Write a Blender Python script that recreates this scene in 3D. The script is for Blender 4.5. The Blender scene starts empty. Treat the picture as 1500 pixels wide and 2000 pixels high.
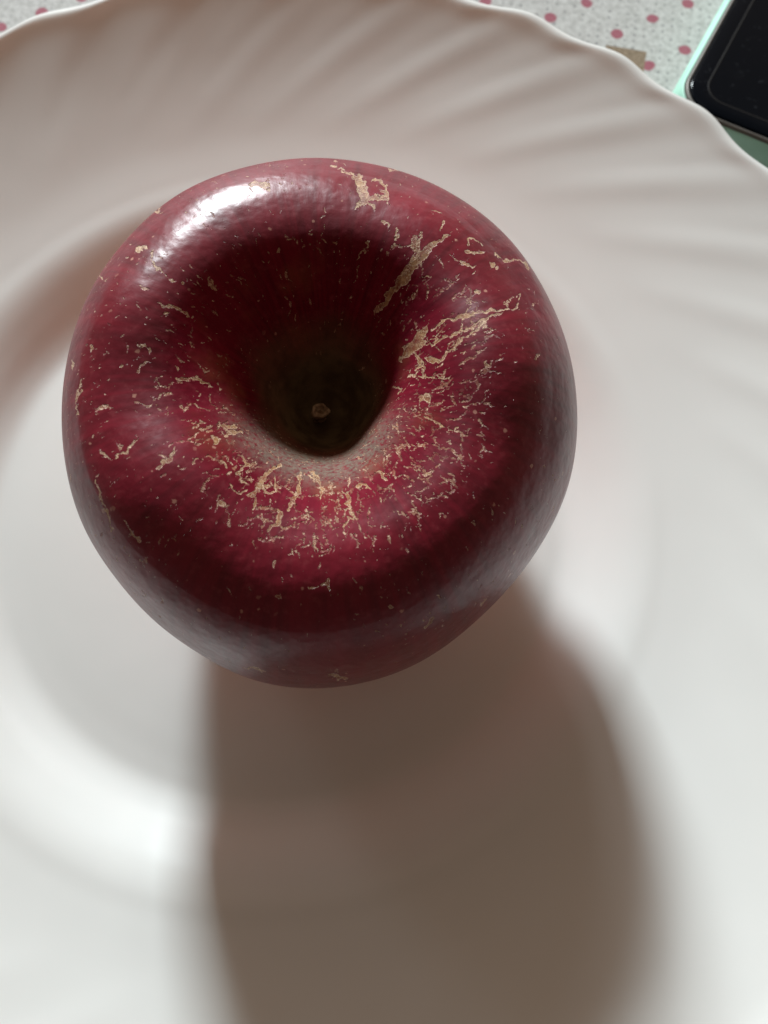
import bpy, bmesh, math
import numpy as np
from mathutils import Vector, Matrix
R = math.radians
S = bpy.context.scene
COL = S.collection

# ------------------------------------------------------------------ camera
CAM_H, TILT, FPX = 0.154, R(18), 1450.0
cam_data = bpy.data.cameras.new('camera')
cam = bpy.data.objects.new('camera', cam_data)
COL.objects.link(cam)
cam.location = (0, 0, CAM_H)
cam.rotation_euler = (TILT, 0, 0)
cam_data.sensor_fit = 'VERTICAL'
cam_data.sensor_height = 24.0
cam_data.lens = 24.0 * FPX / 2000.0
cam_data.clip_start = 0.005
cam_data.clip_end = 50
cam_data.dof.use_dof = True
cam_data.dof.focus_distance = 0.104
cam_data.dof.aperture_fstop = cam_data.lens / 1.0
S.camera = cam

# ------------------------------------------------------------------ world: the dim room
w = bpy.data.worlds.new("World")
S.world = w
w.use_nodes = True
wn, wl = w.node_tree.nodes, w.node_tree.links
bg = wn['Background']
bg.inputs['Color'].default_value = (1.0, 0.83, 0.72, 1)
bg.inputs['Strength'].default_value = 1.0
# the room: warm wall and curtain on the window side, dim behind the photographer
tc = wn.new('ShaderNodeTexCoord'); sx = wn.new('ShaderNodeSeparateXYZ'); mr_ = wn.new('ShaderNodeMapRange'); cr = wn.new('ShaderNodeMix')
mr_.interpolation_type = 'SMOOTHSTEP'
cr.data_type = 'RGBA'
wl.new(tc.outputs['Generated'], sx.inputs[0]); wl.new(sx.outputs[1], mr_.inputs[0])
mr_.inputs[1].default_value = -0.5; mr_.inputs[2].default_value = 1.0
cr.inputs[6].default_value = (0.080, 0.061, 0.047, 1); cr.inputs[7].default_value = (0.35, 0.255, 0.180, 1)
wl.new(mr_.outputs[0], cr.inputs[0]); wl.new(cr.outputs[2], bg.inputs['Color'])

# ------------------------------------------------------------------ window light
def area(name, az, el, dist, sx, sy, power, color):
    """a window pane standing at azimuth az (deg from +Y, positive to the right)"""
    ld = bpy.data.lights.new(name, 'AREA')
    ld.shape = 'RECTANGLE'
    ld.size, ld.size_y = sx, sy
    ld.energy = power
    ld.color = color
    o = bpy.data.objects.new(name, ld)
    COL.objects.link(o)
    a, e = R(az), R(el)
    d = Vector((math.sin(a) * math.cos(e), math.cos(a) * math.cos(e), math.sin(e)))
    o.location = Vector((-0.01, 0.05, 0.03)) + d * dist
    o.rotation_euler = d.to_track_quat('Z', 'Y').to_euler()
    return o
area('window_light', -13.5, 26, 1.5, 0.22, 0.28, 37, (0.88, 0.975, 1.0))
area('window_light', -42, 27, 1.5, 0.20, 0.3, 0.7, (0.93, 0.98, 1.0))
area('window_light', -5, 27, 1.5, 0.10, 0.3, 1.5, (0.95, 0.98, 1.0))

S.view_settings.view_transform = 'Standard'
S.view_settings.look = 'None'
S.view_settings.exposure = 0
S.view_settings.gamma = 1
S.view_settings.use_curve_mapping = False
S.cycles.max_bounces = 8
S.cycles.diffuse_bounces = 5

# ------------------------------------------------------------------ helpers
class NT:
    """small node-building helper"""
    def __init__(s, name):
        s.m = bpy.data.materials.new(name)
        s.m.use_nodes = True
        s.t = s.m.node_tree
        s.n, s.l = s.t.nodes, s.t.links
        s.p = s.n['Principled BSDF']
    def node(s, kind, **kw):
        n = s.n.new(kind)
        for k, v in kw.items():
            setattr(n, k, v)
        return n
    def put(s, sock, v):
        if isinstance(v, bpy.types.NodeSocket):
            s.l.new(v, sock)
        elif isinstance(v, tuple) and len(v) == 3 and sock.type == 'RGBA':
            sock.default_value = (*v, 1)
        else:
            sock.default_value = v
    def math(s, op, a, b=None, c=None, clamp=False):
        n = s.node('ShaderNodeMath', operation=op, use_clamp=clamp)
        s.put(n.inputs[0], a)
        if b is not None: s.put(n.inputs[1], b)
        if c is not None: s.put(n.inputs[2], c)
        return n.outputs[0]
    def mix(s, f, a, b, blend='MIX'):
        n = s.node('ShaderNodeMix', data_type='RGBA', blend_type=blend)
        s.put(n.inputs[0], f); s.put(n.inputs[6], a); s.put(n.inputs[7], b)
        return n.outputs[2]
    def attr(s, name):
        return s.node('ShaderNodeAttribute', attribute_name=name)
    def noise(s, vec, scale, detail=2, rough=0.5, dist=0.0, out='Fac'):
        n = s.node('ShaderNodeTexNoise')
        if vec is not None: s.put(n.inputs['Vector'], vec)
        n.inputs['Scale'].default_value = scale
        n.inputs['Detail'].default_value = detail
        n.inputs['Roughness'].default_value = rough
        n.inputs['Distortion'].default_value = dist
        return n.outputs[out]
    def ramp(s, v, lo, hi, a=0.0, b=1.0, smooth=True):
        n = s.node('ShaderNodeMapRange', interpolation_type='SMOOTHSTEP' if smooth else 'LINEAR')
        s.put(n.inputs[0], v)
        for i, x in enumerate((lo, hi, a, b)): s.put(n.inputs[i + 1], x)
        return n.outputs[0]
    def bump(s, h, strength, dist, normal=None):
        n = s.node('ShaderNodeBump')
        s.put(n.inputs['Height'], h)
        n.inputs['Strength'].default_value = strength
        n.inputs['Distance'].default_value = dist
        if normal is not None: s.put(n.inputs['Normal'], normal)
        return n.outputs[0]
    def set(s, **kw):
        for k, v in kw.items():
            s.put(s.p.inputs[k.replace('_', ' ')], v)
        return s.m
    def obj(s):
        return s.node('ShaderNodeTexCoord').outputs['Object']

def link(name, me, mat=None, parent=None, smooth=True):
    o = bpy.data.objects.new(name, me)
    COL.objects.link(o)
    if mat: me.materials.append(mat)
    if smooth: me.polygons.foreach_set('use_smooth', np.ones(len(me.polygons), bool))
    if parent: o.parent = parent
    return o

def tag(o, label=None, cat=None, kind=None, group=None):
    if label: o['label'] = label
    if cat: o['category'] = cat
    if kind: o['kind'] = kind
    if group: o['group'] = group
    return o

def quads_mesh(name, co, faces):
    me = bpy.data.meshes.new(name)
    nf = len(faces)
    me.vertices.add(len(co)); me.vertices.foreach_set('co', co.astype(np.float32).ravel())
    me.loops.add(nf * 4); me.loops.foreach_set('vertex_index', faces.astype(np.int32).ravel())
    me.polygons.add(nf)
    me.polygons.foreach_set('loop_start', np.arange(nf, dtype=np.int32) * 4)
    me.update(calc_edges=True)
    return me

def revolve(name, co, rows, cols):
    """rows x cols grid of points closed round in the column direction"""
    i = np.arange(rows - 1)[:, None] * cols
    j = np.arange(cols)[None, :]
    k = (j + 1) % cols
    f = np.stack([i + j, i + k, i + cols + k, i + cols + j], -1).reshape(-1, 4)
    return quads_mesh(name, co.reshape(-1, 3), f)

def spline(pts, n):
    """dense Catmull-Rom through pts, resampled evenly by length"""
    P = np.array(pts, float)
    P = np.vstack([2 * P[0] - P[1], P, 2 * P[-1] - P[-2]])
    out = []
    for a in range(1, len(P) - 2):
        t = np.linspace(0, 1, 60, endpoint=False)[:, None]
        p0, p1, p2, p3 = P[a - 1:a + 3]
        out.append(.5 * (2 * p1 + (p2 - p0) * t + (2 * p0 - 5 * p1 + 4 * p2 - p3) * t**2 + (3 * p1 - p0 - 3 * p2 + p3) * t**3))
    out = np.vstack(out + [P[-2][None]])
    d = np.r_[0, np.cumsum(np.hypot(*np.diff(out[:, :2], axis=0).T))]
    s = np.linspace(0, d[-1], n)
    return np.stack([np.interp(s, d, out[:, q]) for q in range(out.shape[1])], 1)

# ------------------------------------------------------------------ tabletop and tablecloth
tm = NT('table_wood')
tm.set(Base_Color=tm.mix(tm.noise(tm.obj(), 30, 4), (0.16, 0.09, 0.05), (0.24, 0.15, 0.09)), Roughness=0.5)
bm = bmesh.new()
bmesh.ops.create_cube(bm, size=1, matrix=Matrix.Translation((0, 0.1, -0.0165)) @ Matrix.Diagonal((1.5, 1.1, 0.03, 1)))
bmesh.ops.bevel(bm, geom=bm.edges[:], offset=0.003, segments=2, affect='EDGES')
me = bpy.data.meshes.new('tabletop'); bm.to_mesh(me); bm.free()
tag(link('tabletop', me, tm.m), kind='structure')

def cloth_material():
    m = NT('printed_cloth')
    v = m.obj()
    sep = m.node('ShaderNodeSeparateXYZ'); m.put(sep.inputs[0], v)
    wob = m.noise(v, 260, 2, out='Color')
    wv = m.node('ShaderNodeVectorMath', operation='MULTIPLY_ADD')
    m.put(wv.inputs[0], wob); wv.inputs[1].default_value = (0.0011,) * 3; m.put(wv.inputs[2], v)
    sw = m.node('ShaderNodeSeparateXYZ'); m.put(sw.inputs[0], wv.outputs[0])
    def frac_lattice(X, Y, ox, oy, a, b):
        det = a[0] * b[1] - a[1] * b[0]
        x = m.math('SUBTRACT', X, ox); y = m.math('SUBTRACT', Y, oy)
        p = m.math('DIVIDE', m.math('SUBTRACT', m.math('MULTIPLY', x, b[1]), m.math('MULTIPLY', y, b[0])), det)
        q = m.math('DIVIDE', m.math('SUBTRACT', m.math('MULTIPLY', y, a[0]), m.math('MULTIPLY', x, a[1])), det)
        pf = m.math('SUBTRACT', m.math('FRACT', m.math('ADD', p, 500.5)), 0.5)
        qf = m.math('SUBTRACT', m.math('FRACT', m.math('ADD', q, 500.5)), 0.5)
        dx = m.math('ADD', m.math('MULTIPLY', pf, a[0]), m.math('MULTIPLY', qf, b[0]))
        dy = m.math('ADD', m.math('MULTIPLY', pf, a[1]), m.math('MULTIPLY', qf, b[1]))
        return dx, dy, p, q
    # pink dots
    dx, dy, p, q = frac_lattice(sw.outputs[0], sw.outputs[1], 0.0651, 0.1901, (0.01052, 0.0056), (0.00745, -0.01155))
    d = m.math('SQRT', m.math('ADD', m.math('MULTIPLY', dx, dx), m.math('MULTIPLY', dy, dy)))
    dot = m.ramp(d, 0.00195, 0.00150)
    # small grey crosses in rows, cut by noise
    dx2, dy2, p2, q2 = frac_lattice(sw.outputs[0], sw.outputs[1], 0.0646, 0.18826, (0.00245, -0.00045), (0.00045, 0.00245))
    ax, ay = m.math('ABSOLUTE', dx2), m.math('ABSOLUTE', dy2)
    h = m.math('MULTIPLY', m.ramp(ax, 0.00055, 0.00035), m.ramp(ay, 0.00024, 0.00008))
    g = m.math('MULTIPLY', m.ramp(ay, 0.00055, 0.00035), m.ramp(ax, 0.00024, 0.00008))
    cross = m.math('MAXIMUM', h, g)
    cross = m.math('MULTIPLY', cross, m.ramp(m.noise(v, 420, 2), 0.42, 0.6))
    # fine printed threads running across, in patches
    st = m.node('ShaderNodeMapping'); m.put(st.inputs[0], v)
    st.inputs['Rotation'].default_value = (0, 0, R(10)); st.inputs['Scale'].default_value = (170, 2600, 1)
    thr = m.ramp(m.noise(st.outputs[0], 1, 3, 0.6), 0.5, 0.72)
    thr = m.math('MULTIPLY', thr, m.ramp(m.noise(v, 60, 1), 0.4, 0.62))
    st2 = m.node('ShaderNodeMapping'); m.put(st2.inputs[0], v)
    st2.inputs['Rotation'].default_value = (0, 0, R(10)); st2.inputs['Scale'].default_value = (2600, 170, 1)
    thr2 = m.math('MULTIPLY', m.ramp(m.noise(st2.outputs[0], 1, 3, 0.6), 0.5, 0.75), 0.5)
    mott = m.ramp(m.noise(v, 650, 4, 0.75), 0.25, 0.75)
    base = m.mix(mott, (0.38, 0.365, 0.35), (0.62, 0.605, 0.59))
    base = m.mix(m.math('MULTIPLY', m.math('MAXIMUM', thr, thr2), 0.55), base, (0.30, 0.27, 0.25))
    base = m.mix(m.math('MULTIPLY', cross, 0.75), base, (0.13, 0.12, 0.13))
    pink = m.mix(m.noise(v, 1500, 2), (0.26, 0.050, 0.080), (0.38, 0.10, 0.14))
    base = m.mix(m.math('MULTIPLY', dot, 0.93), base, pink)
    # brown printed patches, a repeat every 9 cm
    c, s_ = math.cos(R(-13)), math.sin(R(-13))
    L = 0.092
    ex, ey, _, _ = frac_lattice(sep.outputs[0], sep.outputs[1], 0.0654, 0.1789, (L * c, L * s_), (-L * s_, L * c))
    rx = m.math('ADD', m.math('MULTIPLY', ex, c), m.math('MULTIPLY', ey, s_))
    ry = m.math('ADD', m.math('MULTIPLY', ex, -s_), m.math('MULTIPLY', ey, c))
    dd = m.math('MAXIMUM', m.math('ABSOLUTE', rx), m.math('ABSOLUTE', ry))
    dd = m.math('ADD', dd, m.math('MULTIPLY', m.noise(v, 1500, 2), 0.0003))
    sq = m.ramp(dd, 0.0059, 0.0056)
    brown = m.mix(m.ramp(m.noise(v, 1800, 3, 0.7), 0.3, 0.7), (0.16, 0.108, 0.070), (0.33, 0.245, 0.170))
    base = m.mix(sq, base, brown)
    wx = m.node('ShaderNodeMapping'); m.put(wx.inputs[0], v)
    wx.inputs['Rotation'].default_value = (0, 0, R(10)); wx.inputs['Scale'].default_value = (1900, 1900, 1)
    wsep = m.node('ShaderNodeSeparateXYZ'); m.put(wsep.inputs[0], wx.outputs[0])
    weave = m.math('MULTIPLY', m.math('SINE', m.math('MULTIPLY', wsep.outputs[0], 6.283)), m.math('SINE', m.math('MULTIPLY', wsep.outputs[1], 6.283)))
    hgt = m.math('ADD', weave, m.noise(v, 1200, 3))
    return m.set(Base_Color=base, Roughness=0.85, Normal=m.bump(hgt, 0.35, 0.0002), Specular_IOR_Level=0.3)

nx, ny = 220, 180
gx, gy = np.meshgrid(np.linspace(-0.62, 0.62, nx), np.linspace(-0.38, 0.56, ny))
gz = 0.0006 * np.sin(gx * 31 + 2 * np.sin(gy * 17)) * np.sin(gy * 23 + 1.3) * np.clip((np.hypot(gx + .02, gy - .05) - 0.06) / .1, 0, 1)
gz = gz - 0.0004
top = np.stack([gx, gy, gz], -1).reshape(-1, 3)
bot = top - (0, 0, 0.0004)
idx = np.arange(nx * ny).reshape(ny, nx)
ft = np.stack([idx[:-1, :-1], idx[:-1, 1:], idx[1:, 1:], idx[1:, :-1]], -1).reshape(-1, 4)
fb = ft[:, ::-1] + nx * ny
ring = np.r_[idx[0, :-1], idx[:-1, -1], idx[-1, :0:-1], idx[:0:-1, 0]]
rn = np.roll(ring, -1)
fs = np.stack([rn, ring, ring + nx * ny, rn + nx * ny], -1)
me = quads_mesh('tablecloth', np.vstack([top, bot]), np.vstack([ft, fb, fs]))
tag(link('tablecloth', me, cloth_material()),
    'white cotton tablecloth printed with pink dots, grey specks and brown squares, lying under the plate', 'tablecloth')

# ------------------------------------------------------------------ plate
PC = (-0.0223, 0.0510)                    # plate centre on the table
PR = 0.1209
NF = 33                                    # flutes round the rim
prof = [(0.0001, 0.0052), (0.020, 0.0051), (0.040, 0.0047), (0.050, 0.0043), (0.0565, 0.0039), (0.0605, 0.0040),
        (0.0640, 0.0055), (0.0680, 0.0083), (0.0720, 0.0108), (0.0755, 0.0123), (0.0800, 0.0133), (0.0880, 0.0155), (0.0990, 0.0194),
        (0.1080, 0.0230), (0.1160, 0.0267), (PR - .0016, 0.0287), (PR - .0006, 0.0289), (PR + .0002, 0.0286), (PR, 0.0277),
        (0.1170, 0.0245), (0.1080, 0.0203), (0.0990, 0.0166), (0.0880, 0.0128), (0.0800, 0.0107), (0.0755, 0.0095),
        (0.0710, 0.0066), (0.0665, 0.0032), (0.0630, 0.0006), (0.0605, 0.0000), (0.0585, 0.0004), (0.0560, 0.0014), (0.0400, 0.0018), (0.0001, 0.0020)]
PP = spline(prof, 420)
na = 1080
ang = np.linspace(0, 2 * np.pi, na, endpoint=False)
rr, zz = PP[:, 0:1], PP[:, 1:2]
fade = np.clip((rr - 0.084) / (PR - 0.084), 0, 1); fade = fade * fade * (3 - 2 * fade)
phase = NF * (ang[None] + 1.2 * np.log(np.maximum(rr, 0.05) / PR)) + R(NF * (180 / NF - 46.7))
wave = np.cos(phase) * 0.88 + 0.12 * np.cos(2 * phase + .4)
even = 1 - 0.75 * np.exp(-(((ang[None] - R(122)) / R(34))**2))
z = zz + 0.00036 * fade * wave * even
r = rr * (1 + 0.0045 * fade**2 * np.cos(phase))
co = np.stack([r * np.cos(ang), r * np.sin(ang), np.broadcast_to(z, r.shape)], -1)
me = revolve('plate', co, len(PP), na)
pm = NT('white_opal_glass')
v = pm.obj()
pm.set(Base_Color=pm.mix(pm.ramp(pm.noise(v, 14, 3), 0.3, 0.7), (0.83, 0.85, 0.84), (0.86, 0.88, 0.87)), Roughness=pm.ramp(pm.noise(v, 30, 3), 0.3, 0.7, 0.19, 0.25), Specular_IOR_Level=0.5,
       Normal=pm.bump(pm.noise(v, 55, 1), 0.25, 0.0006))
# opal glass lets some light through, and what comes through is warm
tl = pm.node('ShaderNodeBsdfTranslucent'); tl.inputs['Color'].default_value = (0.98, 0.76, 0.65, 1)
mx = pm.node('ShaderNodeMixShader'); mx.inputs[0].default_value = 0.24
pm.l.new(pm.p.outputs[0], mx.inputs[1]); pm.l.new(tl.outputs[0], mx.inputs[2])
pm.l.new(mx.outputs[0], pm.n['Material Output'].inputs['Surface'])
plate = link('dinner_plate', me, pm.m)
plate.location = (PC[0], PC[1], 0.0002)
tag(plate, 'white glass dinner plate with swirled fluted rim, holding the red apple', 'plate')

# ------------------------------------------------------------------ apple
AR = 0.0407
AC = Vector((-0.0091, 0.0515, 0.0420))
aprof = [(0.0005, 0.115), (0.03, 0.112), (0.08, 0.125), (0.13, 0.19), (0.19, 0.31), (0.245, 0.425), (0.29, 0.505), (0.345, 0.575), (0.42, 0.634),
         (0.50, 0.670), (0.58, 0.682), (0.67, 0.665), (0.77, 0.602), (0.87, 0.480), (0.95, 0.295), (0.99, 0.12), (1.0, -0.03),
         (0.985, -0.17), (0.93, -0.36), (0.84, -0.54), (0.72, -0.69), (0.58, -0.80), (0.46, -0.845), (0.36, -0.84), (0.26, -0.79), (0.15, -0.72), (0.06, -0.69), (0.0005, -0.69)]
AP = spline(aprof, 4000)
# more rows on the upper side, which is the one in view
s = np.linspace(0, 1, 4000)
dens = np.where(s < 0.55, 3.0, 1.0); dens = np.convolve(np.r_[np.full(100, 3.), dens, np.full(100, 1.)], np.ones(201) / 201, 'valid')
cum = np.cumsum(dens); cum = (cum - cum[0]) / (cum[-1] - cum[0])
NR, NA = 760, 1260
ss = np.interp(np.linspace(0, 1, NR), cum, s)
ar = np.interp(ss, s, AP[:, 0])[:, None]
az_ = np.interp(ss, s, AP[:, 1])[:, None]
ph = np.linspace(0, 2 * np.pi, NA, endpoint=False)[None]
SIL = [(2, -0.0275, 0.0156), (3, 0.0013, 0.0063), (4, 0.0044, -0.0020), (5, 0.003, -0.0064), (6, -0.0015, 0.001)]          # (k, cos, sin) silhouette terms
def silhouette(p):
    f = np.ones_like(p)
    for k, a, b in SIL: f = f + a * np.cos(k * p) + b * np.sin(k * p)
    return f
f = silhouette(ph)
outer = np.clip((ar - 0.25) / 0.6, 0, 1)
outer = outer * outer * (3 - 2 * outer)
rad = ar * (1 + (f - 1) * outer)
# uneven funnel and shoulders
inner = np.exp(-((ar - 0.30) / 0.17)**2) * (az_ > 0)
rad = rad * (1 + inner * (0.15 * np.cos(ph - R(120)) + 0.04 * np.cos(2 * ph - R(180)) + 0.04 * np.cos(3 * ph - R(100)) + 0.015 * np.cos(5 * ph)))
sh = np.exp(-((ar - 0.62) / 0.25)**2) * (az_ > 0)
zz = az_ + sh * (0.015 * np.cos(ph - R(-40)) + 0.018 * np.cos(2 * ph - R(30)) + 0.014 * np.cos(5 * ph - R(20)) + 0.008 * np.cos(7 * ph - R(80)))
topw = np.clip((az_ - 0.1) / 0.5, 0, 1) * np.clip(ar / 0.3, 0, 1)
zz = zz - topw * rad * (0.09 * np.cos(ph) + 0.09 * np.sin(ph) + 0.06 * np.exp(-((np.mod(ph, 2 * np.pi) - R(72)) / R(20))**2))
co = np.stack([rad * np.cos(ph), rad * np.sin(ph), zz], -1)
# gentle dents
x, y, zc = co[..., 0], co[..., 1], co[..., 2]
lump = 0.006 * np.sin(5.1 * x + 3.3 * y + 1.0) * np.sin(4.3 * y - 2.9 * zc + .5) + 0.003 * np.sin(9.7 * x - 6.3 * zc + 2) * np.sin(8.9 * y + 5.1 * zc)
co = co * (1 + lump[..., None] * np.clip(ar - .2, 0, 1)[..., None])
co = co * AR
# the apple leans a little towards the camera
LEAN = Matrix.Rotation(R(11.5), 3, 'X') @ Matrix.Rotation(R(2.5), 3, 'Y')
LN = np.array(LEAN)
co = co @ LN.T
low = co[..., 2].min()
ring_z = 0.0052 + 0.0002
AC.z = ring_z - low - 0.00015
me = revolve('apple_skin', co, NR, NA)

# ---- where the marks lie: points of the surface are matched to where each mark is seen from the front side
W = co + np.array(AC)
ct, st_ = math.cos(TILT), math.sin(TILT)
rel = W - np.array((0, 0, CAM_H))
xc = rel[..., 0]; yc = rel[..., 1] * ct + rel[..., 2] * st_; zc_ = -(rel[..., 1] * -st_ + rel[..., 2] * ct)
U = 750 + FPX * xc / zc_
V = 1000 - FPX * yc / zc_
dU1 = np.roll(co, -1, 1) - co
dV1 = np.vstack([co[1:] - co[:-1], (co[-1:] - co[-2:-1])])
nrm = np.cross(dU1, dV1); nrm /= np.linalg.norm(nrm, axis=-1, keepdims=True) + 1e-12
if (nrm[NR // 2] * co[NR // 2]).sum() < 0: nrm = -nrm
toc = -rel / np.linalg.norm(rel, axis=-1, keepdims=True)
facing = (nrm * toc).sum(-1)
vis = (facing > -0.05) & (az_ > -0.5)

rng = np.random.default_rng(7)
def value_noise(x, y, seed):
    g = np.random.default_rng(seed).uniform(-1, 1, (64, 64))
    xi, yi = np.floor(x).astype(int), np.floor(y).astype(int)
    fx, fy = x - xi, y - yi
    fx = fx * fx * (3 - 2 * fx); fy = fy * fy * (3 - 2 * fy)
    a = g[xi % 64, yi % 64] * (1 - fx) + g[(xi + 1) % 64, yi % 64] * fx
    b = g[xi % 64, (yi + 1) % 64] * (1 - fx) + g[(xi + 1) % 64, (yi + 1) % 64] * fx
    return a * (1 - fy) + b * fy
U0, V0 = U, V
wx_ = 4.5 * value_noise(U / 15, V / 15, 1) + 3.0 * value_noise(U / 6, V / 6, 2) + 1.2 * value_noise(U / 3, V / 3, 5)
wy_ = 4.5 * value_noise(U / 15, V / 15, 3) + 3.0 * value_noise(U / 6, V / 6, 4) + 1.2 * value_noise(U / 3, V / 3, 6)
U, V = U + wx_, V + wy_
russ = np.zeros((NR, NA))
def seg_field(acc, x0, y0, w0, x1, y1, w1, soft, gain=1.0, mask=None):
    m = max(w0, w1) + soft + 2
    sel = vis & (U > min(x0, x1) - m) & (U < max(x0, x1) + m) & (V > min(y0, y1) - m) & (V < max(y0, y1) + m)
    if not sel.any(): return
    u, v_ = U[sel], V[sel]
    dx, dy = x1 - x0, y1 - y0
    t = np.clip(((u - x0) * dx + (v_ - y0) * dy) / (dx * dx + dy * dy + 1e-9), 0, 1)
    d = np.hypot(u - x0 - t * dx, v_ - y0 - t * dy) - (w0 + (w1 - w0) * t)
    val = np.clip(1 - (d + soft) / (2 * soft), 0, 1) * gain
    acc[sel] = np.maximum(acc[sel], val)
# each mark: x, y, half width ... (photo pixels)
MARKS = [
 [(640,318,1),(668,328,2),(690,341,4),(704,350,6)], [(702,345,8),(707,366,10),(712,392,12),(706,404,5)], [(712,392,6),(727,404,4),(729,411,2)],
 [(700,398,5),(697,408,2)], [(726,352,2),(738,355,3),(752,366,4),(758,383,5),(745,388,6),(728,388,5),(716,388,5)], [(757,383,5),(756,398,3)],
 [(740,374,4),(752,380,5)],
 [(760,330,2),(790,333,2)], [(880,460,2),(866,468,5),(845,480,8),(826,497,12),(812,512,15),(796,533,14),(778,556,12),(758,580,10),(742,604,7)],
 [(822,500,7),(812,480,9),(812,462,6)], [(819,480,5),(823,452,3)],
 [(1015,592,2),(1003,606,2),(990,600,2),(988,590,2),(1003,581,2),(1016,577,2),(1015,592,2)], [(990,604,3),(965,606,4),(940,609,4),(905,620,4),(878,622,3),(855,633,3),(842,648,2)],
 [(980,612,3),(945,625,4),(915,640,3),(880,658,3),(855,662,3),(840,672,3)], [(960,618,3),(920,648,3),(898,668,3),(880,685,3),(864,702,3),(842,706,3),(830,700,3)],
 [(832,640,3),(824,655,12),(812,672,14),(796,688,12),(780,700,6)], [(810,690,3),(822,706,4),(826,720,2)], [(835,700,7),(858,706,5),(868,698,3)],
 [(970,498,3),(985,506,3),(1005,510,3),(1022,514,2),(1032,526,2)], [(911,480,2),(918,467,2),(932,472,2),(940,478,1)], [(912,490,4),(926,494,4),(942,496,4)], [(962,515,6),(969,522,5)],
 [(905,512,4),(910,518,3)], [(916,522,3),(928,522,2)], [(857,450,2),(866,432,4)], [(748,432,4),(756,436,3),(762,444,2)], [(776,446,2),(774,470,2),(766,486,2)], [(720,470,2),(704,506,3),(700,514,1)],
 [(930,566,3),(938,570,3)], [(806,578,2),(810,574,2),(812,580,2),(806,583,2),(804,578,2)], [(822,544,2),(840,542,3)], [(1042,700,3),(1050,690,2)], [(908,684,3),(906,690,3)], [(952,705,3),(950,718,3)],
 [(587,922,5),(583,940,4),(580,955,6),(575,975,7),(566,996,3)], [(604,932,3),(615,934,3),(622,940,5),(628,958,6),(622,975,2)], [(612,922,6),(622,930,6)],
 [(545,908,6),(530,922,6),(514,936,8),(505,952,9),(495,964,7),(480,972,3)], [(539,935,3),(540,955,3),(520,962,4),(510,955,4),(525,945,4)], [(497,974,4),(494,995,3)],
 [(543,996,4),(550,1003,6),(540,1018,7),(532,1028,5),(524,1038,2)], [(668,958,4),(680,962,6),(684,972,8),(680,980,6),(684,992,2)],
 [(684,988,2),(690,1004,2),(700,1018,2),(706,1036,2),(714,1050,3)], [(672,1022,5),(682,1012,5),(692,1016,3)], [(743,918,4),(752,930,6),(758,940,3)], [(702,950,3),(714,946,4),(724,952,3)],
 [(828,815,3),(840,820,3),(852,826,3),(864,836,2),(880,840,2),(892,832,2)], [(819,915,2),(834,925,2),(852,917,2),(842,913,1)],
 [(430,830,6),(440,838,10),(460,832,6)], [(425,858,6),(415,852,5),(420,862,4)], [(440,850,4),(460,846,5),(472,838,4)],
 [(469,884,4),(480,896,4),(487,908,5),(476,916,3),(463,926,4)], [(448,946,3),(456,958,3),(470,966,3),(482,956,2)], [(466,930,3),(478,940,2)], [(430,902,3),(444,912,2)],
 [(608,1047,3),(616,1052,3),(615,1064,2),(622,1078,2),(626,1090,2)], [(566,1074,2),(580,1075,2),(573,1086,2),(567,1075,2)], [(672,1045,2),(668,1056,2)], [(730,1054,3),(733,1044,2)],
 [(824,776,4),(836,774,7),(838,782,4)], [(770,758,2),(782,756,3),(776,768,2)], [(800,731,2),(822,732,3),(826,716,3),(830,734,3),(862,736,2),(884,736,2)], [(822,715,3),(816,724,3)],
 [(311,590,3),(322,598,4),(334,600,3),(346,604,3),(360,612,3),(376,622,2)], [(322,610,3),(330,616,2)], [(270,672,2),(280,680,2),(292,690,5)],
 [(298,495,2),(302,512,2),(314,530,2),(328,540,2),(340,548,2)], [(355,552,4),(358,558,3)], [(545,482,4),(541,489,5)], [(498,466,2),(500,478,3)], [(408,545,4),(412,560,3),(420,570,3)],
 [(386,536,3),(392,540,2)], [(235,718,4)], [(174,674,3),(178,684,5)], [(204,508,3),(208,522,2)], [(196,536,2),(208,552,2)], [(304,742,4),(314,750,3)], [(348,736,4),(362,742,4),(380,738,3),(394,744,4),(410,756,3)],
 [(338,712,3),(344,720,3)], [(356,794,5)], [(268,490,4),(280,486,4)], [(490,362,7),(508,360,6),(524,364,6)], [(198,882,2),(208,892,2),(218,899,2),(232,890,3),(249,880,3),(258,868,4),(268,856,3)],
 [(234,860,2),(238,878,2)], [(342,882,3),(330,894,6),(318,904,5),(310,914,2)], [(384,900,5),(378,906,3)], [(188,938,2),(196,962,3),(200,980,2),(210,1012,2),(218,1036,2)],
 [(240,1018,2),(256,1040,2),(270,1056,4)], [(350,1012,3),(356,1018,2)], [(430,984,5),(442,986,4)], [(543,1167,6)], [(600,1150,2),(620,1142,3),(640,1138,5),(646,1150,4)],
 [(844,1206,5),(838,1214,4),(832,1226,3)], [(952,1168,2),(942,1178,2),(938,1186,2)], [(640,1316,4),(660,1322,5),(676,1328,3)], [(470,1300,2),(500,1308,2),(520,1316,2)], [(160,742,3),(152,780,2),(150,812,2)],
 [(140,700,2),(146,720,2)], [(256,868,2),(262,856,3)],
 [(760,1180,2),(768,1190,2)], [(430,760,3),(420,745,2)], [(880,500,2),(892,508,2)], [(300,410,4),(308,418,3),(312,404,2)],
]
for mk in MARKS:
    if len(mk) == 1: mk = mk + [(mk[0][0] + 1, mk[0][1] + 1, mk[0][2])]
    for (a, b) in zip(mk[:-1], mk[1:]):
        seg_field(russ, a[0], a[1], a[2] * 0.7, b[0], b[1], b[2] * 0.7, 3.0)
big = russ.copy()

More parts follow.
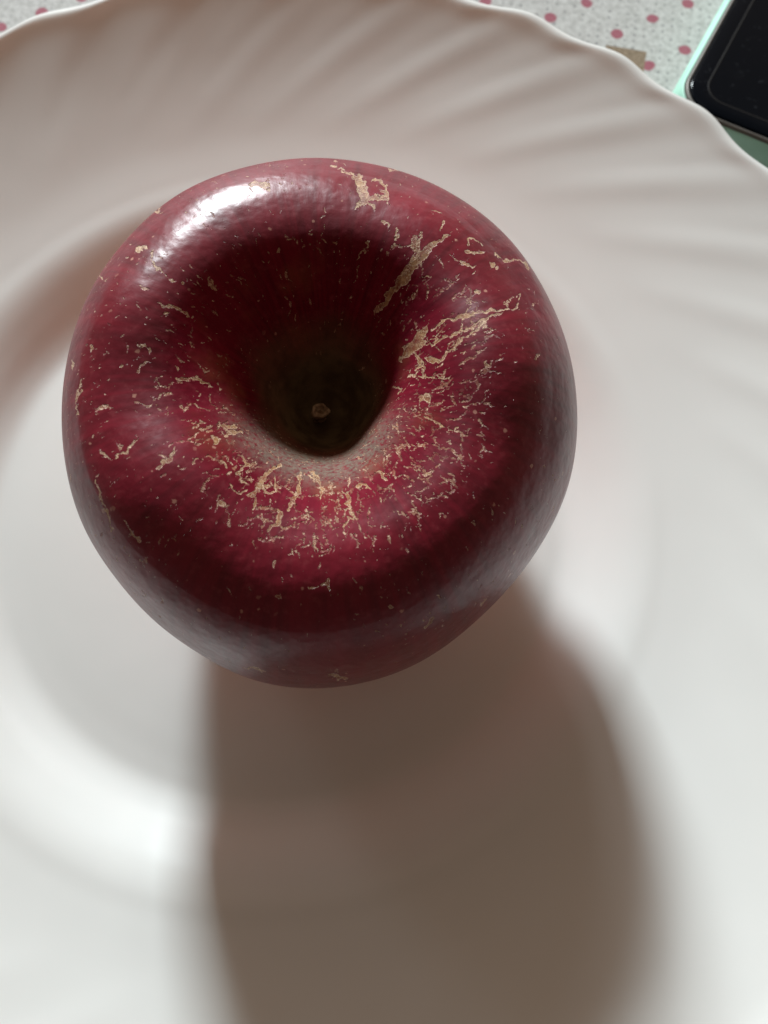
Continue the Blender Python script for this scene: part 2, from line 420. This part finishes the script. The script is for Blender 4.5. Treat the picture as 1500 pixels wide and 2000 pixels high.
# scattered lenticels and flecks, longer along the meridian; laid on the surface itself
def fleck(acc, i, j, ln, wd, turn, gain):
    dr = np.linalg.norm(co[min(i + 1, NR - 1), j] - co[i, j]) + 1e-9
    dc = np.linalg.norm(co[i, (j + 1) % NA] - co[i, j]) + 1e-9
    m = (ln + wd) * 1.6
    ni, nj = int(m / dr) + 2, int(m / dc) + 2
    if nj > 60 or ni > 60: return
    I = np.arange(max(0, i - ni), min(NR, i + ni + 1)); J = np.arange(j - nj, j + nj + 1)
    di = ((I - i) * dr)[:, None]; dj = ((J - j) * dc)[None]
    c_, s_ = math.cos(turn), math.sin(turn)
    a = di * c_ + dj * s_; b = -di * s_ + dj * c_
    b = b + (rng.uniform(-.4, .4)) * a * a / ln
    q = 1.25 - np.sqrt((a / ln)**2 + (b / wd)**2) * 0.75
    sub = np.ix_(I, J % NA)
    acc[sub] = np.maximum(acc[sub], np.clip(q, 0, 1) * gain)
flk = np.zeros((NR, NA))
arow = ar[:, 0]; zrow = az_[:, 0]
n_try = 15000
lens_i = rng.integers(int(NR * .12), int(NR * .80), n_try)
lens_j = rng.integers(0, NA, n_try)
for i, j in zip(lens_i, lens_j):
    r_ = arow[i]
    p = math.degrees(ph[0, j]) % 360
    # accept by area and by how thickly the flecks lie in that zone
    acc_p = r_ * 0.30
    if zrow[i] > 0.3 and r_ < 0.62:
        d0 = 1.1 - abs(r_ - 0.42) * 4.0
        side = 0.30 + 0.85 * max(0, math.cos(R(p - 285)))**0.7 + 0.25 * max(0, math.cos(R(p - 10))) + 0.25 * max(0, math.cos(R(p - 200)))
        acc_p = max(0.08, d0) * side * 0.85
    elif 95 < p < 235: acc_p = r_ * 0.85
    elif 20 < p <= 95: acc_p = r_ * 0.38
    else: acc_p = r_ * 0.28
    if rng.random() > acc_p * 0.8: continue
    size = rng.lognormal(-0.90, 0.5)
    ln = 0.00040 * size * rng.uniform(.8, 2.0); wd = 0.00017 * size * rng.uniform(.7, 1.3)
    fleck(flk, i, j, ln, wd, rng.normal(0, .55), rng.uniform(.75, 1.0))
# branching marks that gather round the lip of the hollow
for k in range(230):
    p0 = rng.normal(285, 58) if k % 4 else rng.normal(-5, 35)
    rr0 = rng.uniform(0.33, 0.55)
    i = int(np.argmin(np.abs(arow - rr0) + (zrow < .3) * 9)); j = int((p0 % 360) / 360 * NA) % NA
    head = rng.normal(0, .35)
    for st in range(rng.integers(3, 9)):
        wd = 0.00013 * rng.uniform(.6, 1.7)
        fleck(flk, i, j, 0.00040, wd, head, rng.uniform(.65, 1.0))
        head += rng.normal(0, .55)
        dr = np.linalg.norm(co[min(i + 1, NR - 1), j] - co[i, j]) + 1e-9
        dc = np.linalg.norm(co[i, (j + 1) % NA] - co[i, j]) + 1e-9
        i = int(np.clip(i + math.cos(head) * 0.00050 / dr, 2, NR - 3)); j = int(j + math.sin(head) * 0.00050 / dc) % NA

def put_attr(me, name, a):
    at = me.attributes.new(name, 'FLOAT', 'POINT')
    at.data.foreach_set('value', np.ascontiguousarray(a, np.float32).ravel())
put_attr(me, 'russet', big)
put_attr(me, 'fleck', flk)
put_attr(me, 'radial', np.broadcast_to(np.where(az_ > -0.2, ar, 2.0), (NR, NA)))
put_attr(me, 'height', np.broadcast_to(az_, (NR, NA)))
put_attr(me, 'around', np.broadcast_to(ph, (NR, NA)))
# meridian coordinates for streaks, free of a seam
mer = np.stack([np.cos(ph) + 0 * ar, np.sin(ph) + 0 * ar, 0.35 * ss[:, None] + 0 * ph], -1)
at = me.attributes.new('meridian', 'FLOAT_VECTOR', 'POINT')
at.data.foreach_set('vector', mer.astype(np.float32).ravel())

def apple_material():
    m = NT('apple_skin')
    v = m.obj()
    mer = m.attr('meridian').outputs['Vector']
    radial = m.attr('radial').outputs['Fac']
    streak = m.noise(mer, 22, 4, 0.6)
    blot = m.noise(v, 60, 4, 0.55)
    fine = m.noise(v, 900, 3, 0.6)
    red = m.mix(m.ramp(streak, 0.1, 0.9), (0.095, 0.0045, 0.0125), (0.225, 0.0090, 0.0255))
    red = m.mix(m.ramp(blot, 0.42, 0.72, 0, 0.55), red, (0.27, 0.014, 0.034))
    red = m.mix(m.ramp(fine, 0.5, 0.75, 0, 0.16), red, (0.42, 0.10, 0.11))
    # paler orange-red underside, colour added to bounce a warm glow onto the plate
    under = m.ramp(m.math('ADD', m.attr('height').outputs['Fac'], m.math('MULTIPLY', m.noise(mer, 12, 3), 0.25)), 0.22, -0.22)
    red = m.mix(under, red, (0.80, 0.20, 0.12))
    # tan flush under the skin at parts of the lip, olive green to brown in the hollow
    lip = m.math('MULTIPLY', m.ramp(radial, 0.50, 0.36), m.ramp(m.noise(v, 130, 3), 0.5, 0.75))
    red = m.mix(m.math('MULTIPLY', lip, 0.35), red, (0.36, 0.14, 0.05))
    hollow = m.ramp(m.math('ADD', radial, m.math('MULTIPLY', m.noise(v, 150, 4), 0.16)), 0.37, 0.22)
    holcol = m.mix(m.ramp(m.noise(v, 300, 4), 0.3, 0.7), (0.10, 0.060, 0.032), (0.20, 0.135, 0.070))
    base = m.mix(hollow, red, holcol)
    # grey bloom round the lip
    sepm = m.node('ShaderNodeSeparateXYZ'); m.put(sepm.inputs[0], mer)
    dust = m.math('MULTIPLY', m.ramp(radial, 0.19, 0.25), m.ramp(radial, 0.41, 0.31))
    dust = m.math('MULTIPLY', dust, m.ramp(sepm.outputs[1], -0.05, -0.85))
    dustz = m.ramp(radial, 0.58, 0.42)
    dust = m.math('MULTIPLY', dust, m.ramp(m.noise(v, 1700, 3, 0.7), 0.25, 0.62))
    base = m.mix(m.math('MULTIPLY', dust, 0.72), base, (0.20, 0.19, 0.145))
    # lenticels: small pale dots scattered over the whole skin, each its own strength
    vd = m.node('ShaderNodeTexVoronoi'); m.put(vd.inputs['Vector'], v); vd.inputs['Scale'].default_value = 520
    vsep = m.node('ShaderNodeSeparateColor'); m.put(vsep.inputs[0], vd.outputs['Color'])
    lsz = m.math('MULTIPLY', m.math('POWER', vsep.outputs[0], 2.0), 0.17)
    ldist = m.math('ADD', vd.outputs['Distance'], m.math('MULTIPLY', m.math('SUBTRACT', m.noise(v, 3000, 2), 0.5), 0.22))
    lent = m.ramp(m.math('SUBTRACT', ldist, lsz), 0.05, -0.01)
    lent = m.math('MULTIPLY', m.math('MULTIPLY', lent, m.ramp(vsep.outputs[1], 0.35, 0.8)), m.math('SUBTRACT', 1.0, hollow))
    base = m.mix(m.math('MULTIPLY', lent, 0.6), base, (0.62, 0.33, 0.25))
    # russet marks: broken edges come from noise added to the stroke field
    n1 = m.math('SUBTRACT', m.noise(v, 1100, 4, 0.62), 0.5)
    n2 = m.math('SUBTRACT', m.noise(v, 2600, 2, 0.5), 0.5)
    rus = m.math('ADD', m.attr('russet').outputs['Fac'], m.math('ADD', m.math('MULTIPLY', n1, 1.5), m.math('MULTIPLY', n2, 0.5)))
    fl = m.math('ADD', m.attr('fleck').outputs['Fac'], m.math('ADD', m.math('MULTIPLY', n1, 1.3), m.math('MULTIPLY', n2, 0.5)))
    mr = m.math('MULTIPLY', m.ramp(rus, 0.50, 0.62), m.ramp(m.attr('russet').outputs['Fac'], 0.02, 0.12))
    fm = m.ramp(m.attr('fleck').outputs['Fac'], 0.05, 0.2)
    mf = m.math('MULTIPLY', m.ramp(fl, 0.62, 0.76), fm)
    # thin broken rims: squiggling level lines of a fine noise inside the marked zones
    sq = m.math('ABSOLUTE', m.math('SUBTRACT', m.noise(v, 1500, 3, 0.55, 0.6), 0.5))
    line = m.ramp(sq, 0.040, 0.012)
    zone = m.math('MAXIMUM', m.ramp(fl, 0.40, 0.62), m.ramp(rus, 0.30, 0.55))
    zone = m.math('MULTIPLY', zone, m.math('MAXIMUM', fm, m.ramp(m.attr('russet').outputs['Fac'], 0.02, 0.12)))
    line = m.math('MULTIPLY', line, zone)
    fade = m.ramp(m.noise(v, 420, 2), 0.32, 0.62, 0.25, 1.0)
    # pale flaky edge of each mark
    er = m.math('MULTIPLY', m.math('MULTIPLY', m.ramp(rus, 0.48, 0.58), m.ramp(rus, 0.78, 0.62)), m.ramp(m.attr('russet').outputs['Fac'], 0.02, 0.12))
    tan = m.mix(m.ramp(m.noise(v, 1700, 3, 0.7), 0.35, 0.7), (0.34, 0.17, 0.075), (0.60, 0.37, 0.20))
    base = m.mix(m.math('MULTIPLY', mr, m.ramp(m.noise(v, 800, 3, 0.6), 0.35, 0.65, 0.25, 0.9)), base, tan)
    base = m.mix(m.math('MULTIPLY', m.math('MULTIPLY', mf, fade), 0.62), base, (0.50, 0.26, 0.16))
    base = m.mix(m.math('MULTIPLY', er, 0.6), base, (0.80, 0.58, 0.38))
    base = m.mix(m.math('MULTIPLY', m.math('MULTIPLY', line, fade), 0.85), base, (0.82, 0.58, 0.42))
    marks = m.math('MAXIMUM', mr, mf)
    rough = m.math('ADD', 0.27, m.math('MULTIPLY', m.noise(v, 500, 3, 0.6), 0.14))
    rough = m.math('ADD', rough, m.math('MULTIPLY', marks, 0.2))
    rough = m.math('ADD', rough, m.math('MULTIPLY', m.math('MAXIMUM', hollow, dustz), 0.4), clamp=True)
    stre = m.noise(mer, 90, 3, 0.6)
    h = m.math('ADD', m.math('MULTIPLY', m.noise(v, 700, 4, 0.6), 0.5), m.math('MULTIPLY', stre, 0.08))
    b1 = m.bump(h, 0.42, 0.00018)
    b2 = m.bump(m.math('ADD', m.math('MULTIPLY', marks, 0.6), m.math('MULTIPLY', line, 0.7)), 0.8, 0.00012, b1)
    b3 = m.bump(m.noise(v, 130, 3, 0.6), 0.36, 0.0011, b2)
    spec = m.math('SUBTRACT', 0.44, m.math('MULTIPLY', m.math('MAXIMUM', hollow, dustz), 0.38))
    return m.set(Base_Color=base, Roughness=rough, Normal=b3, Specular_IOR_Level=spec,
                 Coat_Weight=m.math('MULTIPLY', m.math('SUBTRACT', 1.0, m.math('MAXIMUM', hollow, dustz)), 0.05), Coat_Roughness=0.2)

apple = bpy.data.objects.new('apple', None)
COL.objects.link(apple)
apple.empty_display_size = 0.02
base_z = 0.0053
apple.location = (AC.x, AC.y, base_z)
tag(apple, 'dark red apple with tan russet flecks and a deep stem hollow on the plate', 'apple')
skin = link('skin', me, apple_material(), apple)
skin.location = (0, 0, AC.z - base_z)

# short dried stem at the bottom of the hollow
sm = NT('dry_stem')
v = sm.obj()
sm.set(Base_Color=sm.mix(sm.ramp(sm.noise(v, 900, 4), 0.35, 0.65), (0.22, 0.13, 0.07), (0.55, 0.38, 0.24)), Roughness=0.8,
       Normal=sm.bump(sm.noise(v, 1200, 3), 0.6, 0.0003))
sp = spline([(0.0015, -0.0020), (0.00135, 0.0002), (0.00125, 0.0020), (0.00145, 0.0034), (0.0019, 0.0042), (0.00185, 0.0047), (0.0013, 0.00475),
             (0.0008, 0.0043), (0.00045, 0.0042), (0.0003, 0.0046), (0.00001, 0.0047)], 70)
a2 = np.linspace(0, 2 * np.pi, 64, endpoint=False)[None]
r2 = 0.72 * sp[:, :1] * (1 + 0.10 * np.cos(3 * a2 + 1) + 0.06 * np.cos(5 * a2))
c2 = np.stack([r2 * np.cos(a2) + 0.0003 * sp[:, 1:] / .004, r2 * np.sin(a2) * 0.85, sp[:, 1:] + 0.00025 * np.cos(2 * a2)], -1) @ LN.T
me = revolve('stem', c2, len(sp), 64)
stem = link('stem', me, sm.m, skin.parent)
stem.location = LEAN @ Vector((-0.0013, -0.0003, 0.112 * AR)) + Vector((0, 0, AC.z - base_z))

# ------------------------------------------------------------------ phone in its mint case
def rounded(bm, hx, hy, rad, z0, z1, seg=14):
    pts = []
    for cx_, cy_, a0 in ((hx - rad, hy - rad, 0), (-hx + rad, hy - rad, 90), (-hx + rad, -hy + rad, 180), (hx - rad, -hy + rad, 270)):
        for k in range(seg + 1):
            a = R(a0 + 90 * k / seg)
            pts.append((cx_ + rad * math.cos(a), cy_ + rad * math.sin(a)))
    return pts
def loft(name, rings, cap0=True, cap1=True):
    """rings: list of (half x, half y, corner radius, z)"""
    bm = bmesh.new(); prev = None; first = None
    for hx, hy, rad, z_ in rings:
        vs = [bm.verts.new((x_, y_, z_)) for x_, y_ in rounded(bm, hx, hy, rad, 0, 0)]
        if prev:
            for k in range(len(vs)):
                bm.faces.new((prev[k], prev[(k + 1) % len(vs)], vs[(k + 1) % len(vs)], vs[k]))
        else: first = vs
        prev = vs
    if cap0: bm.faces.new(first[::-1])
    if cap1: bm.faces.new(prev)
    me = bpy.data.meshes.new(name); bm.to_mesh(me); bm.free()
    return me
PHX, PHY = 0.0375, 0.0760
ph_root = bpy.data.objects.new('smartphone', None); COL.objects.link(ph_root)
ph_root.empty_display_size = 0.02
ax_ = R(-29.0)                            # direction of the short edge nearest the plate
ux = Vector((math.cos(ax_), math.sin(ax_), 0)); uy = Vector((-math.sin(ax_), math.cos(ax_), 0))
corner = Vector((0.0701, 0.1503, 0))
c_ = corner + ux * (PHX - 0.0004) + uy * (PHY - 0.0004)
ph_root.location = (c_.x, c_.y, 0.0002)
ph_root.rotation_euler = (0, 0, ax_)
tag(ph_root, 'smartphone in a mint green case, lying face up beside the plate rim', 'smartphone')
mint = NT('mint_silicone')
v = mint.obj()
mint.set(Base_Color=mint.mix(mint.ramp(mint.noise(v, 90, 4), 0.35, 0.7), (0.36, 0.66, 0.53), (0.43, 0.74, 0.61)), Roughness=0.55,
         Normal=mint.bump(mint.noise(v, 900, 2), 0.2, 0.0002))
e = 0.0022
rings = [(PHX - .0010, PHY - .0010, .0100, 0.0), (PHX + .0006, PHY + .0006, .0110, 0.0006), (PHX + .0014, PHY + .0010, .0114, 0.0020), (PHX + .0015, PHY + .0010, .0114, 0.0060),
         (PHX + .0011, PHY + .0007, .0112, 0.0092), (PHX + .0004, PHY + .0002, .0107, 0.0111), (PHX - .0001, PHY - .0001, .0104, 0.0119), (PHX - .0003, PHY - .0003, .0102, 0.0122), (PHX - .0005, PHY - .0005, .0100, 0.0122),
         (PHX - .0006, PHY - .0006, .0099, 0.0115), (PHX - .0006, PHY - .0006, .0099, 0.0030)]
case = link('case', loft('case', rings), mint.m, ph_root)
metal = NT('grey_frame')
v = metal.obj()
metal.set(Base_Color=metal.mix(metal.noise(v, 300, 2), (0.11, 0.10, 0.09), (0.18, 0.165, 0.15)), Metallic=0.2, Roughness=0.5)
frame = link('frame', loft('frame', [(PHX - .0007, PHY - .0007, .0098, 0.0032), (PHX - .0007, PHY - .0007, .0098, 0.0125), (PHX - .0010, PHY - .0010, .0095, 0.0129),
             (PHX - .0013, PHY - .0013, .0092, 0.0129), (PHX - .0015, PHY - .0015, .0090, 0.0126)]), metal.m, ph_root)
black = NT('black_glass')
v = black.obj()
smr = black.ramp(black.noise(v, 120, 4, 0.6), 0.5, 0.75, 0.12, 0.3)
black.set(Base_Color=black.mix(black.ramp(black.noise(v, 500, 3), 0.62, 0.8), (0.002, 0.0035, 0.006), (0.014, 0.016, 0.020)), Roughness=smr, Specular_IOR_Level=0.08)
screen = link('screen', loft('screen', [(PHX - .00155, PHY - .00155, .0090, 0.0118), (PHX - .00155, PHY - .00155, .0090, 0.01275), (PHX - .0022, PHY - .0022, .0084, 0.01310),
              (PHX - .0048, PHY - .0048, .0062, 0.0132)]), black.m, ph_root)
dk = NT('bezel_rim')
v = dk.obj()
dk.set(Base_Color=dk.mix(dk.noise(v, 400, 2), (0.008, 0.008, 0.010), (0.02, 0.02, 0.02)), Roughness=0.4, Specular_IOR_Level=0.15)
rim = link('display_border', loft('display_border', [(PHX - .0056, PHY - .0056, .0056, 0.01322), (PHX - .0057, PHY - .0057, .0055, 0.01326), (PHX - .0059, PHY - .0059, .0053, 0.01326),
           (PHX - .0060, PHY - .0060, .0052, 0.01322)], False, False), dk.m, ph_root)
